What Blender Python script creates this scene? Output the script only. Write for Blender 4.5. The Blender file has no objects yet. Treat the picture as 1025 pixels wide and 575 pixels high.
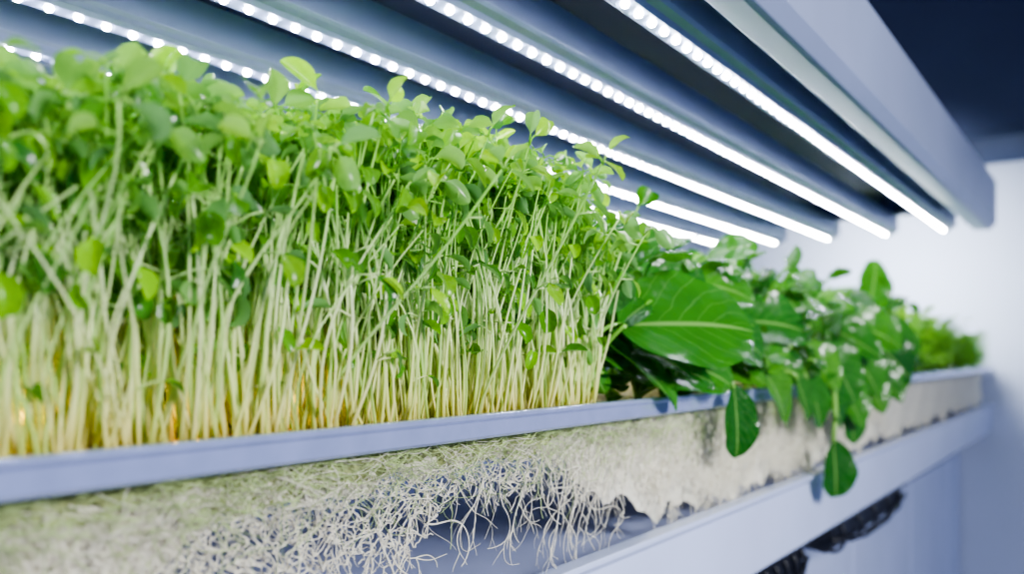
import bpy, math, random
import numpy as np
from mathutils import Vector, Matrix
random.seed(7); R=random.Random(11)
ZUP=1.2
COL=bpy.context.scene.collection

# ---------------------------------------------------------------- helpers
def link(o): COL.objects.link(o); return o
class MB:
    def __init__(s): s.v=[];s.f=[];s.uv=[];s.n=0
    def add(s,v,f,uv=None):
        v=np.asarray(v,float); s.v.append(v)
        n=s.n
        s.f.extend([tuple(i+n for i in q) for q in f]); s.n+=len(v)
        s.uv.append(np.asarray(uv,float) if uv is not None else np.zeros((len(v),2)))
    def mesh(s,name,mat=None,smooth=True):
        me=bpy.data.meshes.new(name)
        V=np.concatenate(s.v); me.from_pydata(V.tolist(),[],s.f)
        UV=np.concatenate(s.uv)
        l=me.uv_layers.new(name="UVMap")
        idx=np.empty(len(me.loops),dtype=np.int32); me.loops.foreach_get("vertex_index",idx)
        l.data.foreach_set("uv",UV[idx].astype(np.float32).ravel())
        if smooth: me.polygons.foreach_set("use_smooth",[True]*len(me.polygons))
        if mat: me.materials.append(mat)
        me.update(); return me
def obj(name,me,parent=None,**kw):
    o=bpy.data.objects.new(name,me); link(o)
    if parent: o.parent=parent
    for k,v in kw.items(): o[k]=v
    return o
def tube(pts,rad,sides=5,cap=True):
    P=np.asarray(pts,float); n=len(P)
    rad=np.broadcast_to(np.asarray(rad,float),(n,))
    T=np.gradient(P,axis=0); T/= (np.linalg.norm(T,axis=1)[:,None]+1e-12)
    m=np.abs(T.mean(axis=0)); ref=np.eye(3)[int(np.argmin(m))]
    N=np.cross(T,ref); N/=np.linalg.norm(N,axis=1)[:,None]+1e-12
    B=np.cross(T,N)
    a=np.arange(sides)*2*math.pi/sides
    V=P[:,None,:]+rad[:,None,None]*(np.cos(a)[None,:,None]*N[:,None,:]+np.sin(a)[None,:,None]*B[:,None,:])
    V=V.reshape(-1,3); F=[]
    for i in range(n-1):
        for j in range(sides):
            k=(j+1)%sides
            F.append((i*sides+j,i*sides+k,(i+1)*sides+k,(i+1)*sides+j))
    if cap:
        F.append(tuple(range(sides))[::-1]); F.append(tuple((n-1)*sides+j for j in range(sides)))
    return V,F
def bez(a,b,c,d,n=8):
    a,b,c,d=[np.asarray(q,float) for q in (a,b,c,d)]
    t=np.linspace(0,1,n)[:,None]
    return (1-t)**3*a+3*(1-t)**2*t*b+3*(1-t)*t*t*c+t**3*d
def leaf(L,W,nu=6,nv=9,p=.8,q=.75,cup=.25,bend=.5,wave=0.,wf=3,twist=0.,ph=0.,neck=.0,crinkle=0.):
    V=[];UV=[];pos=[]
    S=[.5-.5*math.cos(math.pi*i/(nv-1)) for i in range(nv)]
    K=60; yy=[0.];zz=[0.]
    for k in range(K):
        th=bend*((k+.5)/K)**2; yy.append(yy[-1]+L/K*math.cos(th)); zz.append(zz[-1]-L/K*math.sin(th))
    for s in S:
        w=W/2*(max(0,math.sin(math.pi*min(1,s**p)))**q)
        if neck and s<neck*2: w*=(s/(neck*2))**.8
        w=max(w,W*.035 if s<.5 else W*.002)
        cy=np.interp(s,np.linspace(0,1,K+1),yy); cz=np.interp(s,np.linspace(0,1,K+1),zz); th=bend*s*s
        for j in range(nu):
            x=-1+2*j/(nu-1)
            h=cup*w*abs(x)**1.6 + wave*W*abs(x)**2*math.sin(wf*2*math.pi*s+ph+(x>0)*1.7)
            if crinkle: h+=crinkle*W*min(1,4*s)*min(1,3*abs(x))*(math.sin(23*(s-.5*abs(x))+ph)*.6+math.sin(13*x*w/W*2+17*s+ph*2)*.5)
            tw=twist*s
            X=x*w*math.cos(tw)-h*math.sin(tw); Hh=x*w*math.sin(tw)+h*math.cos(tw)
            V.append((X,cy+Hh*math.sin(th),cz+Hh*math.cos(th)))
            UV.append((.5+.5*x,s))
    F=[(i*nu+j,i*nu+j+1,(i+1)*nu+j+1,(i+1)*nu+j) for i in range(nv-1) for j in range(nu-1)]
    return np.array(V),F,np.array(UV)
def frame(base,d,up):
    d=Vector(d).normalized(); up=Vector(up)
    x=d.cross(up)
    if x.length<1e-4: x=d.cross(Vector((1,.3,.2)))
    x.normalize(); z=x.cross(d).normalized()
    M=Matrix(((x.x,d.x,z.x,base[0]),(x.y,d.y,z.y,base[1]),(x.z,d.z,z.z,base[2]),(0,0,0,1)))
    return M
def xf(V,M):
    A=np.array(M); return V@A[:3,:3].T+A[:3,3]
def profile(pts,y0,y1,name,mat,parent=None,bev=0,**kw):
    n=len(pts); V=[(p[0],y0,p[1]) for p in pts]+[(p[0],y1,p[1]) for p in pts]
    F=[(i,(i+1)%n,n+(i+1)%n,n+i) for i in range(n)]+[tuple(range(n))[::-1],tuple(range(n,2*n))]
    me=bpy.data.meshes.new(name); me.from_pydata(V,[],F); me.materials.append(mat)
    import bmesh
    b=bmesh.new(); b.from_mesh(me); bmesh.ops.recalc_face_normals(b,faces=b.faces)
    if bev: bmesh.ops.bevel(b,geom=b.edges[:],offset=bev,segments=3,affect='EDGES',profile=.5)
    b.to_mesh(me); b.free()
    return obj(name,me,parent,**kw)
def box(x0,x1,y0,y1,z0,z1,name,mat,parent=None,bev=0,**kw):
    return profile([(x0,z0),(x1,z0),(x1,z1),(x0,z1)],y0,y1,name,mat,parent,bev,**kw)

# ---------------------------------------------------------------- materials
def newmat(name):
    m=bpy.data.materials.new(name); m.use_nodes=True
    nt=m.node_tree; b=nt.nodes['Principled BSDF']; return m,nt,b
def N(nt,t,**k):
    n=nt.nodes.new(t)
    for a,v in k.items(): setattr(n,a,v)
    return n
def plain(name,c,rough=.5,metal=0,noise=.06,scale=30,bump=0,trans=0):
    m,nt,b=newmat(name)
    tc=N(nt,'ShaderNodeTexCoord'); nz=N(nt,'ShaderNodeTexNoise'); nz.inputs['Scale'].default_value=scale; nz.inputs['Detail'].default_value=5
    nt.links.new(tc.outputs['Object'],nz.inputs['Vector'])
    r=N(nt,'ShaderNodeValToRGB')
    r.color_ramp.elements[0].color=(*[max(0,x*(1-noise*2)) for x in c],1); r.color_ramp.elements[1].color=(*[min(1,x*(1+noise)) for x in c],1)
    r.color_ramp.elements[0].position=.3; r.color_ramp.elements[1].position=.7
    nt.links.new(nz.outputs['Fac'],r.inputs['Fac']); nt.links.new(r.outputs['Color'],b.inputs['Base Color'])
    b.inputs['Roughness'].default_value=rough; b.inputs['Metallic'].default_value=metal
    if bump:
        bp=N(nt,'ShaderNodeBump'); bp.inputs['Strength'].default_value=bump; bp.inputs['Distance'].default_value=.002
        nt.links.new(nz.outputs['Fac'],bp.inputs['Height']); nt.links.new(bp.outputs['Normal'],b.inputs['Normal'])
    if trans:
        tr=N(nt,'ShaderNodeBsdfTranslucent'); nt.links.new(r.outputs['Color'],tr.inputs['Color'])
        ms=N(nt,'ShaderNodeMixShader'); ms.inputs[0].default_value=trans
        nt.links.new(b.outputs[0],ms.inputs[1]); nt.links.new(tr.outputs[0],ms.inputs[2]); nt.links.new(ms.outputs[0],nt.nodes['Material Output'].inputs['Surface'])
    return m
def leafmat(name,cols,back,rough=.38,trans=.35,veins=None,backmix=.75):
    m,nt,b=newmat(name); L=nt.links
    oi=N(nt,'ShaderNodeObjectInfo'); ge=N(nt,'ShaderNodeNewGeometry')
    ad=N(nt,'ShaderNodeMath',operation='ADD'); fr=N(nt,'ShaderNodeMath',operation='FRACT')
    L.new(oi.outputs['Random'],ad.inputs[0]); L.new(ge.outputs['Random Per Island'],ad.inputs[1]); L.new(ad.outputs[0],fr.inputs[0])
    r=N(nt,'ShaderNodeValToRGB')
    while len(r.color_ramp.elements)<len(cols): r.color_ramp.elements.new(.5)
    for i,c in enumerate(cols):
        r.color_ramp.elements[i].position=i/(len(cols)-1); r.color_ramp.elements[i].color=(*c,1)
    L.new(fr.outputs[0],r.inputs['Fac'])
    tc=N(nt,'ShaderNodeTexCoord'); nz=N(nt,'ShaderNodeTexNoise'); nz.inputs['Scale'].default_value=4
    L.new(tc.outputs['Object'],nz.inputs['Vector'])
    hs=N(nt,'ShaderNodeHueSaturation'); mr=N(nt,'ShaderNodeMapRange'); mr.inputs['To Min'].default_value=.7; mr.inputs['To Max'].default_value=1.3
    L.new(nz.outputs['Fac'],mr.inputs['Value']); L.new(mr.outputs['Result'],hs.inputs['Value']); L.new(r.outputs['Color'],hs.inputs['Color'])
    col=hs.outputs['Color']
    uv=N(nt,'ShaderNodeUVMap'); sx=N(nt,'ShaderNodeSeparateXYZ'); L.new(uv.outputs['UV'],sx.inputs[0])
    s1=N(nt,'ShaderNodeMath',operation='SUBTRACT'); s1.inputs[1].default_value=.5; L.new(sx.outputs['X'],s1.inputs[0])
    s2=N(nt,'ShaderNodeMath',operation='ABSOLUTE'); L.new(s1.outputs[0],s2.inputs[0])
    m1=N(nt,'ShaderNodeMapRange'); m1.inputs['From Min'].default_value=.010; m1.inputs['From Max'].default_value=.032; m1.inputs['To Min'].default_value=.65 if veins else .3; m1.inputs['To Max'].default_value=0
    L.new(s2.outputs[0],m1.inputs['Value']); fac=m1.outputs['Result']
    if veins:
        nv=N(nt,'ShaderNodeTexNoise'); nv.inputs['Scale'].default_value=6; nv.inputs['Detail'].default_value=2; L.new(tc.outputs['Object'],nv.inputs['Vector'])
        mu=N(nt,'ShaderNodeMath',operation='MULTIPLY'); mu.inputs[1].default_value=.75; L.new(s2.outputs[0],mu.inputs[0])
        su=N(nt,'ShaderNodeMath',operation='SUBTRACT'); L.new(sx.outputs['Y'],su.inputs[0]); L.new(mu.outputs[0],su.inputs[1])
        w1=N(nt,'ShaderNodeMath',operation='MULTIPLY_ADD'); w1.inputs[1].default_value=.12; L.new(nv.outputs['Fac'],w1.inputs[0]); L.new(su.outputs[0],w1.inputs[2])
        m2=N(nt,'ShaderNodeMath',operation='MULTIPLY'); m2.inputs[1].default_value=48; L.new(w1.outputs[0],m2.inputs[0])
        si=N(nt,'ShaderNodeMath',operation='SINE'); L.new(m2.outputs[0],si.inputs[0])
        m3=N(nt,'ShaderNodeMapRange'); m3.inputs['From Min'].default_value=.95; m3.inputs['From Max'].default_value=1; m3.inputs['To Max'].default_value=.22
        L.new(si.outputs[0],m3.inputs['Value'])
        mx=N(nt,'ShaderNodeMath',operation='MAXIMUM'); L.new(fac,mx.inputs[0]); L.new(m3.outputs['Result'],mx.inputs[1]); fac=mx.outputs[0]
        bp=N(nt,'ShaderNodeBump'); bp.inputs['Strength'].default_value=.2; bp.inputs['Distance'].default_value=.015
        L.new(nv.outputs['Fac'],bp.inputs['Height']); L.new(bp.outputs['Normal'],b.inputs['Normal'])
    mxc=N(nt,'ShaderNodeMix',data_type='RGBA'); L.new(fac,mxc.inputs['Factor']); L.new(col,mxc.inputs['A']); mxc.inputs['B'].default_value=(*(veins or (.30,.60,.12)),1)
    mb=N(nt,'ShaderNodeMix',data_type='RGBA'); bf=N(nt,'ShaderNodeMath',operation='MULTIPLY'); bf.inputs[1].default_value=backmix
    L.new(ge.outputs['Backfacing'],bf.inputs[0]); L.new(bf.outputs[0],mb.inputs['Factor']); L.new(mxc.outputs['Result'],mb.inputs['A']); mb.inputs['B'].default_value=(*back,1)
    L.new(mb.outputs['Result'],b.inputs['Base Color']); b.inputs['Roughness'].default_value=rough
    tr=N(nt,'ShaderNodeBsdfTranslucent'); h2=N(nt,'ShaderNodeHueSaturation'); h2.inputs['Saturation'].default_value=1.25; h2.inputs['Value'].default_value=1.8; h2.inputs['Hue'].default_value=.475
    L.new(mb.outputs['Result'],h2.inputs['Color']); L.new(h2.outputs['Color'],tr.inputs['Color'])
    ms=N(nt,'ShaderNodeMixShader'); ms.inputs[0].default_value=trans
    L.new(b.outputs[0],ms.inputs[1]); L.new(tr.outputs[0],ms.inputs[2]); L.new(ms.outputs[0],nt.nodes['Material Output'].inputs['Surface'])
    return m
def stemmat(name,stops,zmax,trans=.3):
    m,nt,b=newmat(name); L=nt.links
    tc=N(nt,'ShaderNodeTexCoord'); s=N(nt,'ShaderNodeSeparateXYZ'); L.new(tc.outputs['Object'],s.inputs[0])
    mr=N(nt,'ShaderNodeMapRange'); mr.inputs['From Max'].default_value=zmax; L.new(s.outputs['Z'],mr.inputs['Value'])
    r=N(nt,'ShaderNodeValToRGB')
    while len(r.color_ramp.elements)<len(stops): r.color_ramp.elements.new(.5)
    for i,(p,c) in enumerate(stops): r.color_ramp.elements[i].position=p; r.color_ramp.elements[i].color=(*c,1)
    L.new(mr.outputs['Result'],r.inputs['Fac'])
    oi=N(nt,'ShaderNodeObjectInfo'); ge=N(nt,'ShaderNodeNewGeometry'); ad=N(nt,'ShaderNodeMath',operation='ADD'); fr=N(nt,'ShaderNodeMath',operation='FRACT')
    L.new(oi.outputs['Random'],ad.inputs[0]); L.new(ge.outputs['Random Per Island'],ad.inputs[1]); L.new(ad.outputs[0],fr.inputs[0])
    r2=N(nt,'ShaderNodeValToRGB'); 
    for i,(p,c) in enumerate([(0,(.68,.88,.50)),(1,(1,1,.96))]): r2.color_ramp.elements[i].position=p; r2.color_ramp.elements[i].color=(*c,1)
    e=r2.color_ramp.elements.new(.5); e.color=(.92,.96,.74,1)
    L.new(fr.outputs[0],r2.inputs['Fac'])
    mu=N(nt,'ShaderNodeMix',data_type='RGBA',blend_type='MULTIPLY'); mu.inputs['Factor'].default_value=1
    L.new(r.outputs['Color'],mu.inputs['A']); L.new(r2.outputs['Color'],mu.inputs['B']); col=mu.outputs['Result']
    L.new(col,b.inputs['Base Color'])
    b.inputs['Roughness'].default_value=.15
    tr=N(nt,'ShaderNodeBsdfTranslucent'); L.new(col,tr.inputs['Color'])
    ms=N(nt,'ShaderNodeMixShader'); ms.inputs[0].default_value=trans
    L.new(b.outputs[0],ms.inputs[1]); L.new(tr.outputs[0],ms.inputs[2]); L.new(ms.outputs[0],nt.nodes['Material Output'].inputs['Surface'])
    return m
M_leaf=leafmat('sprout_leaf',[(.03,.14,.012),(.12,.36,.014),(.27,.58,.016),(.05,.21,.025),(.34,.66,.022),(.03,.14,.028)],(.20,.36,.18),rough=.22,trans=.42,backmix=.6)
M_stem=stemmat('sprout_stem',[(0,(.96,.86,.34)),(.14,(.96,.97,.58)),(.42,(.92,1,.74)),(.72,(.64,.92,.34)),(1,(.30,.64,.06))],.14,.45)
M_spin=leafmat('spinach_leaf',[(.014,.09,.010),(.026,.145,.014),(.048,.21,.018),(.016,.105,.016),(.085,.29,.022)],(.07,.22,.06),rough=.2,trans=.22,veins=(.24,.46,.12))
M_stalk=stemmat('spinach_stalk',[(0,(.32,.62,.14)),(1,(.18,.50,.06))],.1,.2)
M_herb=leafmat('herb_leaf',[(.16,.46,.05),(.30,.64,.08),(.22,.54,.06)],(.25,.5,.14),trans=.36)
M_rail=plain('brushed_rail',(.42,.48,.76),.16,.5,.05,60)
M_tray=plain('tray_plastic',(.30,.33,.38),.5)
M_white=plain('white_enamel',(.54,.61,.86),.25,0,.03,8)
M_shelf=plain('shelf_surface',(.40,.45,.68),.5,0,.05,10)
M_alu=plain('bar_aluminium',(.36,.43,.68),.35,.2,.04,20)
M_dark=plain('housing_paint',(.042,.058,.15),.45,0,.08,8)
M_beam=plain('beam_paint',(.36,.42,.62),.35,.3,.04,8)
M_wall=plain('wall_paint',(.62,.68,.84),.7,0,.02,3)
M_cabw=plain('cabinet_white',(.80,.84,.94),.5,0,.02,3)
M_floor=plain('floor_tile',(.35,.37,.42),.5)
M_navy=plain('navy_panel',(.06,.08,.16),.8,0,.05,5)
M_black=plain('black_plastic',(.012,.013,.02),.4)
M_cream=plain('root_cloth',(.97,.90,.75),.9,0,.10,160,bump=.6,trans=.25)
M_olive=plain('root_weave',(.42,.47,.20),.9,0,.35,260,bump=.8)
M_root=plain('root_white',(1.0,.95,.82),.4,0,.03,200,trans=.3)
M_thread=plain('root_thread',(.58,.72,.32),.5,0,.3,90,trans=.2)
M_seed=plain('seed_hull',(.62,.38,.08),.45,0,.3,200)
M_soil=plain('grow_medium',(.44,.34,.08),.7,0,.4,200,bump=1)  # amber colour stands in for the warm glow between the stem bases
mLED,nt,b=newmat('led_emitter'); b.inputs['Base Color'].default_value=(1,1,1,1)
b.inputs['Emission Color'].default_value=(.95,.97,1,1); b.inputs['Emission Strength'].default_value=205

# ---------------------------------------------------------------- room
def wall(x0,x1,y0,y1,z0,z1,name,mat): return box(x0,x1,y0,y1,z0,z1,name,mat,kind="structure")
wall(-1.0,2.2,2.35,2.43,-1.2,1.3,'wall_end',M_wall)
wall(-1.08,-1.0,-1.6,2.43,-1.2,1.3,'wall_back',M_wall)
wall(-1.08,2.2,-1.6,2.43,-1.28,-1.2,'floor',M_floor)
wall(-1.08,2.2,-1.6,2.43,1.3,1.38,'ceiling',M_navy)

cab=obj('wall_cabinet',None,label="dark navy wall cabinet with flat doors on the end wall",category="cabinet")
profile([(-.95,.48),(-.93,.46),(1.18,.46),(1.2,.48),(1.2,1.29),(-.95,1.29)],2.05,2.35,'body',M_navy,cab,bev=.012)
for a,c in [(-.95,-.06),(-.059,1.2)]:
    box(a,c,2.04,2.05,.475,1.288,'door',M_navy,cab,bev=.001)

bc=obj('base_cabinet',None,label="white base cabinet with plain flush doors under the rack",category="cabinet")
box(-.66,-.335,-.4,2.34,-1.2,-.23,'body',M_cabw,bc)
for a in np.arange(-.4,2.3,.427):
    box(-.335,-.318,a+.003,min(a+.424,2.34),-1.12,-.24,'door',M_white,bc,bev=.002)

# ---------------------------------------------------------------- rack
rack=obj('shelf_rack',None,label="white metal growing rack with a deep lower shelf edge",category="shelf")
for y in (-.36,2.30):
    box(-.70,-.665,y-.018,y+.018,-1.2,.18,'post',M_white,rack,bev=.003)
box(-.665,-.66,-.38,2.34,-.2,.18,'back_panel',M_white,rack)
box(-.66,-.255,-.38,2.34,-.142,-.134,'lower_shelf',M_shelf,rack)
profile([(-.26,-.1854),(-.25,-.1854),(-.25,-.127),(-.246,-.123),(-.246,-.1195),(-.258,-.1195),(-.262,-.123),(-.262,-.18)],-.38,2.345,'lower_shelf_edge',M_white,rack,bev=.0007)
for y in (.35,1.1,1.85):
    box(-.655,-.30,y-.01,y+.01,-.053,-.0425,'tray_support',M_white,rack,bev=.001)

# ---------------------------------------------------------------- tray
tray=obj('grow_tray',None,label="long metal growing tray with a bluish silver front rail",category="tray")
profile([(-.262,-.0412),(-.2515,-.0412),(-.25,-.0398),(-.25,-.0325),(-.2488,-.0312),(-.2488,-.0295),(-.2495,-.0288),(-.2545,-.0288),(-.2555,-.030),(-.2555,-.038),(-.262,-.038)],-.38,2.34,'front_rail',M_rail,tray,bev=.0003)
box(-.62,-.262,-.38,2.34,-.0412,-.037,'tray_floor',M_tray,tray)
box(-.622,-.615,-.38,2.34,-.037,-.012,'back_lip',M_rail,tray)

mb=MB(); nx,ny=40,260; V=[]
for i in range(nx):
    for j in range(ny):
        V.append((-.257-.30*i/(nx-1),-.3+2.6*j/(ny-1),-.0345+.0022*R.random()+.0008*math.sin(j*.9+i)))
mb.add(V,[(i*ny+j,i*ny+j+1,(i+1)*ny+j+1,(i+1)*ny+j) for i in range(nx-1) for j in range(ny-1)])
obj('growing_medium',mb.mesh('growing_medium',M_soil),kind="stuff",label="damp fibre mat under the sprouts, warm glow painted in as amber colour",category="growing medium")
mb=MB()
for k in range(350):
    x=-.259-abs(R.gauss(0,.02)); y=R.uniform(-.1,.36); c=(x,y,-.033+R.random()*.002)
    M=frame(c,(R.gauss(0,1),R.gauss(0,1),R.gauss(0,.4)),(0,0,1)); l=R.uniform(.001,.0017)
    P=[(0,-l,0),(0,-l*.5,0),(0,l*.5,0),(0,l,0)]
    v,f=tube(P,[l*.15,l*.6,l*.6,l*.15],5); mb.add(xf(v,M),f)
obj('seed_hulls',mb.mesh('seed_hulls',M_seed),kind="stuff",label="amber seed hulls scattered among the stem bases",category="seeds")

# ---------------------------------------------------------------- sprouts
leafmeshes=[];lowleaf=[]
for k in range(14):
    a=dict(W=R.uniform(.42,.64),p=R.uniform(.9,1.25),q=R.uniform(.54,.68),cup=R.uniform(.25,.95),bend=R.uniform(.2,1.7),twist=R.uniform(-.8,.8),wave=R.uniform(0,.07),ph=R.random()*6,neck=.14)
    v,f,u=leaf(1,nu=7,nv=12,**a); m=MB(); m.add(v,f,u); leafmeshes.append(m.mesh('sprout_leaf',M_leaf))
    lowleaf.append(leaf(1,nu=5,nv=8,**a))
v,f,u=leaf(1,.64,nu=9,nv=16,p=1.1,q=.55,cup=.35,bend=.5,neck=.14); m=MB(); m.add(v,f,u); leafmeshes.append(m.mesh('sprout_leaf',M_leaf))
def stem_pts(H,rr,lean=None,n=12):
    ln=lean or (rr.gauss(0,.013),rr.gauss(0,.018))
    wob=[rr.gauss(0,.0042) for _ in range(4)]; pw=rr.uniform(1.2,2.8); f1,f2=rr.uniform(3,5),rr.uniform(3,5)
    pts=[]
    for i in range(n):
        s=i/(n-1)
        pts.append((ln[0]*s**pw+wob[0]*math.sin(f1*s)+wob[2]*.2*math.sin(7*s), ln[1]*s**pw+wob[1]*math.sin(f2*s)+wob[3]*.2*math.sin(6.5*s), H*s))
    pts=np.array(pts); pts[:,:2]-=pts[0,:2]
    return pts
def sprout_def(H,rr,lean=None):
    n=12; pts=stem_pts(H,rr,lean,n)
    r0=rr.uniform(.00052,.00088)
    tubes=[(pts,np.linspace(r0*1.1,r0*.66,n))]; leaves=[]
    top=pts[-1]; a0=rr.random()*6.283
    nt_=rr.choice([2,3,3,4])
    for k in range(nt_):
        a=a0+k*6.283/nt_+rr.gauss(0,.4); el=rr.uniform(-.7,1.1)
        d=np.array([math.cos(a)*math.cos(el),math.sin(a)*math.cos(el),math.sin(el)])
        st=rr.uniform(.002,.006); b0=top+d*st
        tubes.append((np.array([top-[0,0,.001],top+d*st*.5+[0,0,.0005],b0]),r0*.55))
        L=rr.uniform(.0085,.017)
        leaves.append((rr.randrange(14),frame(b0-d*.0008,d+np.array([0,0,-.3]),(rr.gauss(0,.5),rr.gauss(0,.5),1)),L))
    for k in range(rr.choice([2,3,4,5])):
        s=rr.uniform(.58,.96) if rr.random()<.86 else rr.uniform(.26,.6)
        i=int(s*(n-1)); p0=pts[i]
        a=rr.random()*6.283; l=rr.uniform(.003,.013)
        d=np.array([math.cos(a),math.sin(a),rr.uniform(.0,.9)])
        p1=p0+d*l*.6; p2=p0+np.array([d[0],d[1],d[2]*.8])*l
        tubes.append((np.array([p0,p1,p2]),r0*.5))
        dd=np.array([d[0],d[1],rr.uniform(-2.,.3)])
        L=rr.uniform(.008,.015)
        leaves.append((rr.randrange(14),frame(p2,dd,(rr.gauss(0,.5)+.3*d[0],rr.gauss(0,.5)+.3*d[1],1)),L))
    return tubes,leaves
def Hy(y):
    return float(np.interp(y,[-.1,.1,.152,.2125,.2675,.34,.42,.46],[.110,.117,.125,.131,.140,.146,.139,.128]))
variants=[]
HS=[.095,.105,.115,.125,.135,.145]
for h in HS:
    row=[]
    for k in range(10):
        t,l=sprout_def(h,R); m=MB()
        for p,r in t: v,f=tube(p,r,7); m.add(v,f)
        row.append((m.mesh('sprout_stem',M_stem),l))
    variants.append(row)
ZB=-.033
def place_sprout(x,y,stemme,lv,rz,sc,label,tilt=(0,0)):
    e=bpy.data.objects.new('microgreen_sprout',None); COL.objects.link(e)
    e.empty_display_size=.005
    e.location=(x,y,ZB); e.rotation_euler=(tilt[0],tilt[1],rz); e.scale=(sc,)*3
    e['label']=label; e['category']='microgreen'; e['group']='microgreen sprouts in the tray'
    s=bpy.data.objects.new('stem',stemme); s.parent=e; COL.objects.link(s)
    for vi,M,L in lv:
        o=bpy.data.objects.new('leaf',leafmeshes[vi]); o.parent=e; o.matrix_basis=M@Matrix.Scale(L,4); COL.objects.link(o)
LAB="pale slender microgreen sprout with small oval green leaves"
for k in range(291):
    y=.07+(.445-.07)*((k+R.random())/291); x=-.2565-.022*R.random()**1.3
    if y<.15: x-=.006
    H=Hy(y)*R.uniform(.78,1.03)-.004
    i=min(range(6),key=lambda q:abs(HS[q]-H)); me,lv=variants[i][R.randrange(10)]
    place_sprout(x,y,me,lv,R.random()*6.283,H/HS[i],LAB,(R.gauss(0,.05),R.gauss(.015,.04) if y>.16 else R.gauss(-.02,.02)))
TALL="tall microgreen sprout with one broad leaf above its neighbours"
LEANR="microgreen sprout leaning out over the spinach with a round leaf"
for (x,y,H,lean,lab,big) in [(-.266,.158,.125,(.000,.004),TALL,((.3,.4,1),(.7,-.5,.5),.017)),
    (-.262,.222,.137,(.000,.004),TALL,((-.3,-.6,.6),(.5,-.5,.7),.018)),
    (-.262,.29,.144,(.0,-.006),TALL,((.1,-.8,.3),(.5,-.4,.7),.016)),
    (-.262,.345,.150,(.0,.004),TALL,((.1,.6,.5),(.6,-.6,.6),.016)),
    (-.262,.445,.130,(.006,.058),LEANR,((.1,.7,.6),(.7,-.7,.5),.024)),
    (-.258,.446,.112,(.006,.03),LEANR,((.1,.8,.3),(.7,-.6,.6),.017)),
    (-.262,.445,.108,(.004,.06),LEANR,((.1,.8,.2),(.7,-.6,.6),.016)),
    (-.256,.40,.12,(.012,.01),"microgreen sprout leaning outwards over the rail",None)]:
    t,l=sprout_def(H,R,lean)
    if big:
        top=t[0][0][-1]; l=[q for q in l if q[1].translation.z<H*.97][:2]
        t=t[:1]+t[-3:]; l=l[-2:]
        l.append((14,frame(top,big[0],big[1]),big[2]))
    m=MB()
    for p,r in t: v,f=tube(p,r,7); m.add(v,f)
    place_sprout(x,y,m.mesh('sprout_stem',M_stem),l,0,1,lab)
ms=MB();ml=MB()
defs=[[sprout_def(h,R) for _ in range(9)] for h in HS]
packed=[]
for i,row in enumerate(defs):
    pr=[]
    for t,l in row:
        sv=[];sf=[];n=0
        for p,r in t[:]:
            ix=[0,2,4,6,8,10,11]
            pp=p if len(p)<=3 else p[ix]; rr_=r if np.ndim(r)==0 else r[ix]
            v,f=tube(pp,rr_,5,False); sv.append(v); sf+= [tuple(q+n for q in g) for g in f]; n+=len(v)
        lv=[];lf=[];lu=[];n=0
        for vi,M,L in l:
            v,f,u=lowleaf[vi]; v=xf(v*L,M); lv.append(v); lu.append(u); lf+=[tuple(q+n for q in g) for g in f]; n+=len(v)
        pr.append((np.concatenate(sv),sf,np.concatenate(lv),lf,np.concatenate(lu)))
    packed.append(pr)
for k in range(2200):
    if k<300: y=R.uniform(-.12,.07); x=-.260-.03*R.random()
    else: y=R.uniform(-.12,.45); x=-.274-.16*R.random()**1.3
    H=Hy(y)*R.uniform(.8,1.02)-.004
    i=min(range(6),key=lambda q:abs(HS[q]-H)); sv,sf,lv,lf,lu=packed[i][R.randrange(9)]
    M=Matrix.Translation((x,y,0))@Matrix.Rotation(R.gauss(.01,.04),4,'Y')@Matrix.Rotation(R.gauss(0,.05),4,'X')@Matrix.Rotation(R.random()*6.283,4,'Z')@Matrix.Scale(H/HS[i],4)
    ms.add(xf(sv,M),sf); ml.add(xf(lv,M),lf,lu)
for k in range(950):
    y=R.uniform(-.1,.452); x=-.2565-.05*R.random()**1.1
    H=Hy(y)*R.uniform(.6,.9); r0=R.uniform(.00048,.0008)
    v,f=tube(stem_pts(H,R,None,9)+np.array([x,y,0]),np.linspace(r0,r0*.6,9),6,False); ms.add(v,f)
bed=obj('microgreen_bed',None,kind="stuff",label="dense bed of pale-stemmed microgreens behind the front rows",category="microgreens")
bed.location=(0,0,ZB)
obj('stems',ms.mesh('bed_stems',M_stem),bed,kind="stuff"); obj('leaves',ml.mesh('bed_leaves',M_leaf),bed,kind="stuff")

# ---------------------------------------------------------------- spinach
spm=[]
for k in range(14):
    m=MB(); v,f,u=leaf(1,R.uniform(.52,.80),nu=15,nv=26,p=R.uniform(.8,1.05),q=R.uniform(.50,.62),cup=R.uniform(-.4,.5),bend=R.uniform(.3,1.4),wave=R.uniform(.015,.045),wf=R.uniform(1.5,2.5),twist=R.uniform(-.7,.7),ph=R.random()*6,crinkle=.009)
    m.add(v,f,u); spm.append(m.mesh('spinach_leaf',M_spin))
def bigm(W,bend,cup,p=.9,q=.58,wave=.025,twist=0,wf=2.2,cr=.008):
    m=MB(); v,f,u=leaf(1,W,nu=19,nv=36,p=p,q=q,cup=cup,bend=bend,wave=wave,wf=wf,twist=twist+R.uniform(-.25,.25),ph=R.random()*6,crinkle=cr); m.add(v,f,u); return m.mesh('spinach_leaf',M_spin)
plants=[]
def spinach(x,y):
    e=obj('spinach_plant',None,label="dark green leafy spinach plant crowding the tray edge",category="leafy greens",group="spinach plants in the tray"); e.location=(x,y,ZB)
    plants.append(e); return e
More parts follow.
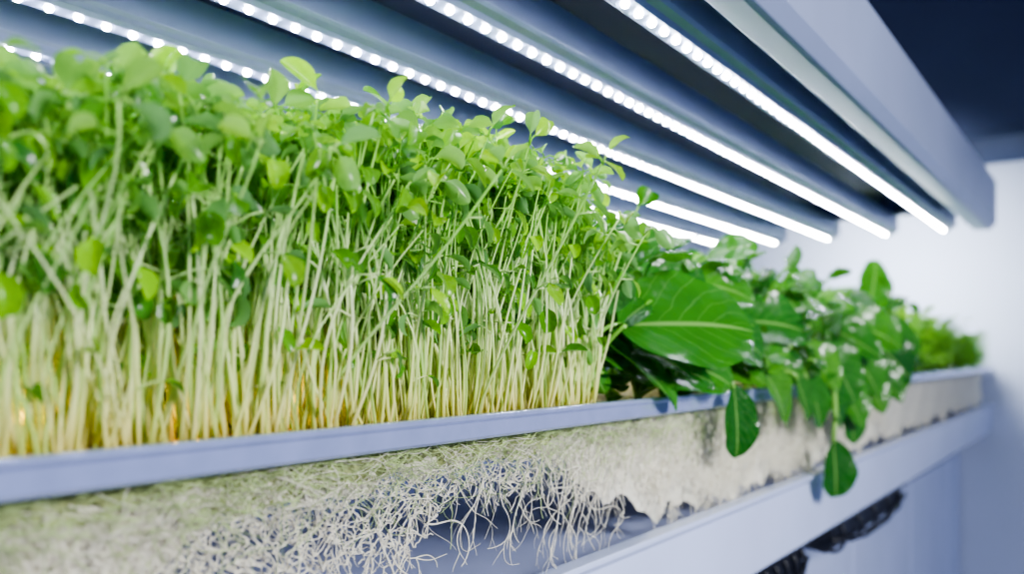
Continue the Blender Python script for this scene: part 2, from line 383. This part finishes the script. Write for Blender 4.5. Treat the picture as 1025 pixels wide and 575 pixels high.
def add_leaf(e,base,tip,up,me):
    o0=Vector(e.location); b=Vector(base)-o0; t=Vector(tip)-o0; d=t-b; L=d.length
    o=obj('leaf',me,e); o.matrix_basis=frame(b,d,up)@Matrix.Scale(L,4)
    dn=d.normalized(); h=b.length; ra=(.0019,.0012)
    P=bez((0,0,0),(b.x*.15,b.y*.15,max(.01,b.z*.6)),b-dn*h*.25+Vector((0,0,.004)),b+dn*.003,12)
    if base[2]<-.03:
        P=bez((0,0,.01),(b.x*.6,b.y*.2,.055),(b.x*1.15,b.y*.9,.045),b+dn*.003,16); ra=(.0034,.0024)
    v,f=tube(P,np.linspace(*ra,len(P)),7); m=MB(); m.add(v,f); obj('stalk',m.mesh('spinach_stalk',M_stalk),e)
y=.475
rows=[]
while y<1.32:
    for x in (-.282,-.345,-.41):
        if x==-.41 and R.random()<.3: continue
        rows.append((x+R.gauss(0,.006),y+R.gauss(0,.01)))
    y+=.068
for x,yy in rows:
    e=spinach(x,yy); front=x>-.32
    for k in range(28 if front else 12):
        a=R.random()*6.283; low=front and k<9
        if low: a=R.uniform(-1.6,1.2)
        r=R.uniform(.008,.04); zz=R.uniform(.012,.045) if low else R.uniform(.03,.118)
        dx,dy=math.cos(a),math.sin(a)
        b=(x+dx*r,yy+dy*r,ZB+zz)
        if yy<.52 and dy<0: b=(b[0],yy-dy*r*.3,b[2]); dy=-dy
        L=R.uniform(.024,.048); el=R.uniform(-.5,.4) if low else R.uniform(-.8,.8)
        t=[b[0]+dx*math.cos(el)*L,b[1]+dy*math.cos(el)*L,b[2]+math.sin(el)*L]
        xm=-.270 if yy<.68 and b[2]<.06 else -.225
        t[0]=min(t[0],xm+R.gauss(0,.005)); t[2]=min(t[2],.114+R.gauss(0,.006))
        if t[0]>-.26 and t[2]<-.015: t[2]=-.015+R.random()*.012; t[0]=max(t[0],-.245)
        t[2]=max(t[2],-.028)
        add_leaf(e,b,t,(R.gauss(0,.5)+.5,R.gauss(0,.45)-.35,.9),spm[R.randrange(14)])
custom=[((-.262,.484,.019),(-.204,.598,.0245),(.60,-.60,.56),bigm(.60,.34,.18,p=.8,q=.64,wave=.02,cr=.006)),
 ((-.275,.488,.012),(-.232,.528,-.031),(.6,-.2,.8),bigm(.55,.5,.3)),
 ((-.262,.505,.005),(-.228,.530,-.010),(.5,-.5,.9),bigm(.66,.5,.3)),
 ((-.275,.52,-.004),(-.225,.568,-.014),(.6,-.6,.7),bigm(.6,.5,.1)),
 ((-.27,.62,.022),(-.226,.69,.006),(.6,-.6,.6),bigm(.66,.6,.3)),
 ((-.236,.617,-.0225),(-.232,.624,-.079),(1,-.4,.1),bigm(.60,.3,.3,p=1.1,q=.5)),
 ((-.24,.696,-.012),(-.228,.741,-.061),(1,-.4,.3),bigm(.6,.4,.3,p=1)),
 ((-.230,.868,-.084),(-.226,.873,-.142),(1,-.5,.05),bigm(.74,.2,.3,p=1.25,q=.45,wave=.02)),
 ((-.236,.948,-.045),(-.228,.953,-.096),(1,-.5,.1),bigm(.65,.2,.2,p=1.1)),
 ((-.236,.80,-.02),(-.226,.83,-.07),(1,-.5,.3),bigm(.6,.3,.3)),
 ((-.236,.77,-.02),(-.226,.785,-.06),(1,-.5,.3),bigm(.6,.3,.3)),
 ((-.236,.855,-.02),(-.224,.90,-.075),(1,-.5,.3),bigm(.6,.3,.3)),
 ((-.26,1.15,.055),(-.255,1.18,.125),(1,-.7,.1),bigm(.7,.2,.2)),
 ((-.29,.78,.052),(-.232,.90,.058),(.5,-.6,.7),bigm(.36,.4,.2,p=1)),
 ((-.27,1.20,.03),(-.225,1.27,.045),(.5,-.6,.7),bigm(.6,.5,.2)),
 ((-.25,1.05,.0),(-.22,1.08,-.055),(1,-.5,.3),bigm(.75,.3,.3)),
 ((-.25,1.16,.0),(-.22,1.20,-.045),(1,-.5,.3),bigm(.75,.3,.3)),
 ((-.25,.90,.01),(-.218,.93,-.05),(1,-.5,.3),bigm(.75,.3,.3)),
 ((-.25,.99,.015),(-.212,1.01,-.045),(1,-.5,.3),bigm(.8,.3,.3)),
 ((-.25,1.11,.02),(-.205,1.15,-.03),(1,-.5,.3),bigm(.8,.3,.3)),
 ((-.25,.84,.01),(-.22,.86,-.035),(1,-.5,.3),bigm(.8,.3,.3)),
 ((-.25,.93,-.015),(-.215,.945,-.075),(1,-.6,.2),bigm(.7,.3,.3)),
 ((-.25,1.02,-.01),(-.212,1.03,-.065),(1,-.6,.2),bigm(.7,.3,.3)),
 ((-.25,1.09,-.005),(-.208,1.10,-.055),(1,-.6,.2),bigm(.75,.3,.3)),
 ((-.26,.96,.03),(-.205,.99,.0),(.8,-.6,.5),bigm(.75,.5,.3)),
 ((-.26,1.04,.04),(-.20,1.08,.012),(.8,-.6,.5),bigm(.75,.5,.3)),
 ((-.26,1.14,.03),(-.20,1.19,.005),(.8,-.6,.5),bigm(.75,.5,.3)),
 ((-.29,.49,.055),(-.245,.515,.084),(.6,-.7,.5),bigm(.66,.6,.3)),
 ((-.28,.54,.054),(-.235,.585,.056),(.6,-.6,.6),bigm(.66,.7,.3)),
 ((-.28,.62,.058),(-.228,.66,.050),(.6,-.6,.6),bigm(.66,.7,.3)),
 ((-.28,.72,.03),(-.22,.78,.028),(.6,-.6,.6),bigm(.7,.6,.3)),
 ((-.27,.56,.0),(-.225,.60,-.018),(.7,-.6,.6),bigm(.7,.5,.3)),
 ((-.27,.65,-.002),(-.228,.68,-.02),(.7,-.6,.6),bigm(.7,.5,.3)),
 ((-.27,.75,-.002),(-.228,.78,-.018),(.7,-.6,.6),bigm(.7,.5,.3))]
for b,t,u,me in custom:
    e=min((p for p in plants if p.location.x>-.32),key=lambda p:abs(p.location.y-b[1]))
    add_leaf(e,b,t,u,me)

# ---------------------------------------------------------------- far herb seedlings
hm=[]
for k in range(5):
    m=MB()
    for q in range(66):
        a=R.random()*6.283; r=R.uniform(.0,.042); z=R.uniform(.012,.078)
        p=np.array([math.cos(a)*r,math.sin(a)*r,z])
        v,f=tube(bez((0,0,0),(0,0,z*.5),p*.8,p,5),.0007,4); m.add(v,f,np.tile([[.2,.5]],(len(v),1)))
        L=R.uniform(.013,.028); v,f,u=leaf(L,L*.55,5,6,cup=.3,bend=.6,q=.6)
        m.add(xf(v,frame(p,(math.cos(a),math.sin(a),R.uniform(-.3,.8)),(0,0,1))),f,u)
    hm.append(m.mesh('herb_seedling',M_herb))
for x in (-.274,-.335,-.40):
    for yy in np.arange(1.30,2.29,.05):
        o=obj('herb_seedling',hm[R.randrange(5)],label="bright green bushy herb seedling in the tray",category="seedling",group="herb seedlings in the tray")
        o.location=(x+R.gauss(0,.006),yy+R.gauss(0,.01),ZB); o.rotation_euler=(0,0,R.random()*6.28); o.scale=(R.uniform(.75,1.2)*(1.2-.52*(yy-1.3)),)*3

# ---------------------------------------------------------------- roots
def edge_z(y): return -.080-.008*math.sin(y*9+1)-.007*math.sin(y*31)-.006*math.sin(y*73)-(.030*min(1,max(0,(.25-y)/.08)))
root=obj('root_mat',None,kind="stuff",label="cream mat of tangled plant roots hanging below the tray",category="roots")
def sheet(y0,y1,ny,nz,botf,mat,name,xo=0):
    mb=MB(); V=[]
    for j in range(ny):
        yy=y0+(y1-y0)*j/(ny-1); ez=botf(yy)+R.gauss(0,.0006)
        for i in range(nz):
            s=i/(nz-1); V.append((-.266+xo+.002*math.sin(yy*45+s*3)-.003*s+.001*math.sin(yy*130+s*9)+R.gauss(0,.0003),yy,-.040+(ez+.040)*s))
    mb.add(V,[(j*nz+i,j*nz+i+1,(j+1)*nz+i+1,(j+1)*nz+i) for j in range(ny-1) for i in range(nz-1)])
    obj(name,mb.mesh(name,mat),root,kind="stuff")
sheet(-.3,.56,400,8,lambda y:-.0405-(.015+.003*math.sin(y*37)+.002*math.sin(y*101))*min(1,max(0,(.56-y)/.2)),M_olive,'root_weave',.001)
sheet(-.3,2.32,900,10,lambda y:(-.100 if y<.14 else -.100+.044*min(1,(y-.14)/.06) if y<.40 else -.056-.062*min(1,max(0,(y-.40)/.16)))-.004*math.sin(y*29)-.004*math.sin(y*83)-.003*math.sin(y*171),M_cream,'root_cloth',-.002)
def netseg(mb,a,b,r):
    P=[a]
    for k in (1,2,3): P.append(a+(b-a)*k/4+np.array([R.gauss(0,.0003),R.gauss(0,.0006),R.gauss(0,.0006)]))
    P.append(b)
    v,f=tube(P,[r,r*.8,r*.75,r*.8,r],5,False); mb.add(v,f)
for layer,(xo,y0,y1,st,keep) in enumerate([(-.2605,-.05,1.25,.0052,.52),(-.2632,-.05,1.1,.0056,.50),(-.266,-.05,.26,.0050,.5)]):
    mb=MB(); ys=np.arange(y0,y1,st); ni=19; G={}
    for j,yy in enumerate(ys):
        for i in range(ni):
            G[j,i]=np.array([xo+R.gauss(0,.0009),yy+R.gauss(0,.0016)+(i%2)*st/2,-.050-i*.0047+R.gauss(0,.0014)+.003*math.sin(yy*40+layer)])
    for (j,i),p in G.items():
        if p[2]<edge_z(p[1])+R.gauss(0,.005) - (.02 if p[1]>.52 else 0): continue
        for dj,di in ((1,0),(0,1),(1,1),(-1,1)):
            q=G.get((j+dj,i+di))
            if q is None or R.random()>keep: continue
            netseg(mb,p,q,R.uniform(.00016,.00046))
    obj('root_net',mb.mesh('root_net',M_root),root,kind="stuff")
mb=MB()
def strand(p,l,r,depth=0,ang=None):
    a=ang if ang is not None else R.gauss(0,.4); k=R.gauss(0,9); P=[np.array(p)]; n=16; ds=l/n; xd=R.gauss(.05,.15)
    for i in range(n):
        k+=R.gauss(0,12)-a*5; k*=.93; a+=k*ds*3; a=max(-1.7,min(1.7,a)); xd+=R.gauss(0,.08)
        P.append(P[-1]+np.array([xd*.3,math.sin(a),-math.cos(a)])*ds)
    P=np.array(P); P[:,0]=np.clip(P[:,0],-.29,-.2515); P[:,2]=np.maximum(P[:,2],-.132)
    v,f=tube(P,np.linspace(r,r*.45,len(P)),5,False); mb.add(v,f)
    if depth<2:
        for _ in range(R.choice([1,2,2,3]) if depth==0 else R.choice([0,1,2])):
            i=R.randrange(2,n-2); strand(P[i],l*R.uniform(.25,.55),r*.65,depth+1,R.choice([-1,1])*R.uniform(.4,1.3))
for k in range(240):
    yy=R.uniform(.0,1.0); strand((-.260+R.gauss(0,.001),yy,edge_z(yy)+R.uniform(.0,.014)-(.012 if yy>.52 else 0)),R.uniform(.010,.026) if R.random()<.45 else R.uniform(.03,.07),R.uniform(.0002,.00055))
obj('root_fringe',mb.mesh('root_fringe',M_root),root,kind="stuff")
for nm,mt,cnt,sp in (('root_hairs',M_thread,1700,.009),('root_threads',M_root,450,.013)):
    mb=MB()
    for k in range(cnt):
        yy=-.08+1.1*R.random()**1.3; z=-.0405-abs(R.gauss(0,sp))
        p=np.array([-.257+R.gauss(0,.0017),yy,z]); a=R.gauss(0,.5)*1.0+R.choice([0,math.pi]); kk=R.gauss(0,30); P=[p]; l=R.uniform(.015,.05); n=12
        for i in range(n):
            kk+=R.gauss(0,15); a+=kk*l/n; P.append(P[-1]+np.array([R.gauss(0,.12),math.cos(a),math.sin(a)*.8-.1])*l/n)
        P=np.array(P); P[:,0]=np.clip(P[:,0],-.2625,-.2525); P[:,2]=np.minimum(P[:,2],-.0415)
        v,f=tube(P,R.uniform(.00009,.0002),4,False); mb.add(v,f)
    obj(nm,mb.mesh(nm,mt),root,kind="stuff")

# ---------------------------------------------------------------- light fixture
H=.20
fx=obj('grow_light_fixture',None,label="overhead grow light fixture with parallel white LED bars",category="grow light")
box(-.655,-.165,-.30,1.56,.262,.275,'housing',M_dark,fx)
profile([(-.192,H+.002),(-.172,H),(-.168,H+.001),(-.160,H+.010),(-.160,H+.077),(-.163,H+.08),(-.190,H+.08),(-.194,H+.06),(-.194,H+.006)],-.30,1.56,'frame_beam',M_beam,fx,bev=.0008)
box(-.66,-.635,-.30,1.56,H+.01,H+.08,'frame_beam',M_beam,fx,bev=.002)
for y in (-.295,1.545): box(-.64,-.196,y-.012,y+.012,H+.035,H+.062,'cross_member',M_dark,fx,bev=.001)
m=MB(); V=[(0,0,-.0022)];F=[];sd=14
for i,(r,z) in enumerate([(.0014,-.0019),(.0022,-.0010),(.0025,.0004)]):
    for j in range(sd): V.append((r*math.cos(j*6.2832/sd),r*math.sin(j*6.2832/sd),z))
for j in range(sd):
    k=(j+1)%sd; F.append((0,1+k,1+j))
    for i in range(2): F.append((1+i*sd+j,1+i*sd+k,1+(i+1)*sd+k,1+(i+1)*sd+j))
m.add(V,F); ledme=m.mesh('led',mLED)
for x in (-.229,-.316,-.410,-.502,-.590):
    w0,w1=x-.009,x+.016
    bar=profile([(w0,H+.002),(w0+.002,H),(x+.006,H),(x+.008,H+.003),(w1-.002,H+.004),(w1,H+.006),(w1,H+.03),(w0+.004,H+.036),(w0,H+.03)],-.28,1.53,'light_bar',M_alu,fx,bev=.0004)
    for k in range(86):
        o=bpy.data.objects.new('led',ledme); o.parent=bar; o.location=(x,.055+k*.0171,H-.0002); COL.objects.link(o)
for y in (.1,1.3):
    for x in (-.42,-.645):
        v,f=tube([(x,y,H+.07),(x,y,.7),(x,y,1.3)],.004,10); m=MB(); m.add(v,f); obj('hanging_rod',m.mesh('rod',M_alu),fx)

# ---------------------------------------------------------------- black clips under the lower shelf edge
def clip(y0,y1,label):
    e=obj('cable_clip',None,label=label,category="cable clip",group="black clips under the shelf edge")
    e.location=(-.262,(y0+y1)/2,-.186); L=(y1-y0)/2
    profile([(-.030,-.004),(.010,-.004),(.012,0),(.010,.0),(-.030,.0)],-L,L,'mounting_plate',M_black,e)
    profile([(-.024,-.030),(.000,-.034),(.006,-.026),(.008,-.003),(-.026,-.003)],-L*.9,L*.9,'clip_body',M_black,e,bev=.002)
    n=5
    for k in range(n):
        yy=-L*.75+1.5*L*k/(n-1)
        P=bez((.006,yy,-.004),(.016,yy,-.010),(.014,yy+.006,-.040),(-.006,yy+.004,-.038),8)
        v,f=tube(P,.0022,7); m=MB(); m.add(v,f); obj('hook',m.mesh('hook',M_black),e)
    P=[(.010,-L*.95,-.016),(.013,-L*.3,-.032),(.013,L*.3,-.032),(.010,L*.95,-.016)]
    v,f=tube(P,.003,8); m=MB(); m.add(v,f); obj('wire_loop',m.mesh('loop',M_black),e)
clip(.94,1.34,"black plastic cable clip hooked under the white shelf edge")
clip(.72,.86,"short black plastic cable clip under the white shelf edge")

# ---------------------------------------------------------------- lights
def area(name,loc,target,size,energy,color,spread=180):
    l=bpy.data.lights.new(name,'AREA'); l.size=size; l.energy=energy; l.color=color; l.spread=math.radians(spread)
    o=bpy.data.objects.new(name,l); link(o); o.location=loc
    o.rotation_euler=(Vector(target)-Vector(loc)).to_track_quat('-Z','Y').to_euler(); return o
area('room_lamp',(1.15,.15,.50),(-.25,.6,-.08),.4,13,(.98,.985,1),100)
area('wall_fill',(-.44,1.75,.38),(-.44,2.35,.14),.2,3.6,(.90,.94,1),90)  # second one is an added fill that brightens the end wall, hidden behind the housing
for y,e in ((.09,.07),(.13,.05),(.19,.02),(.235,.025)):  # added point lights for a warm glow behind the stem bases, no fixture there
    l=bpy.data.lights.new('amber_fill','POINT'); l.energy=e; l.color=(1,.58,.08); l.shadow_soft_size=.006
    o=bpy.data.objects.new('amber_fill',l); link(o); o.location=(-.285,y,-.020)
w=bpy.data.worlds.new('world'); bpy.context.scene.world=w; w.use_nodes=True
w.node_tree.nodes['Background'].inputs[0].default_value=(.36,.47,.90,1); w.node_tree.nodes['Background'].inputs[1].default_value=.5
vs=bpy.context.scene.view_settings
try: vs.look='AgX - Medium High Contrast'
except Exception as ex: print(ex)

# ---------------------------------------------------------------- camera
cd=bpy.data.cameras.new('camera'); cam=bpy.data.objects.new('camera',cd); link(cam)
cd.sensor_width=36; cd.lens=850/1025*36; cd.shift_y=67.5/1025; cd.clip_start=.01
cam.rotation_euler=(math.radians(90),0,math.atan(607.5/850))
cd.dof.use_dof=True; cd.dof.focus_distance=.41; cd.dof.aperture_fstop=5.4
bpy.context.scene.camera=cam
for o in bpy.data.objects:
    if o.parent is None: o.location.z+=ZUP
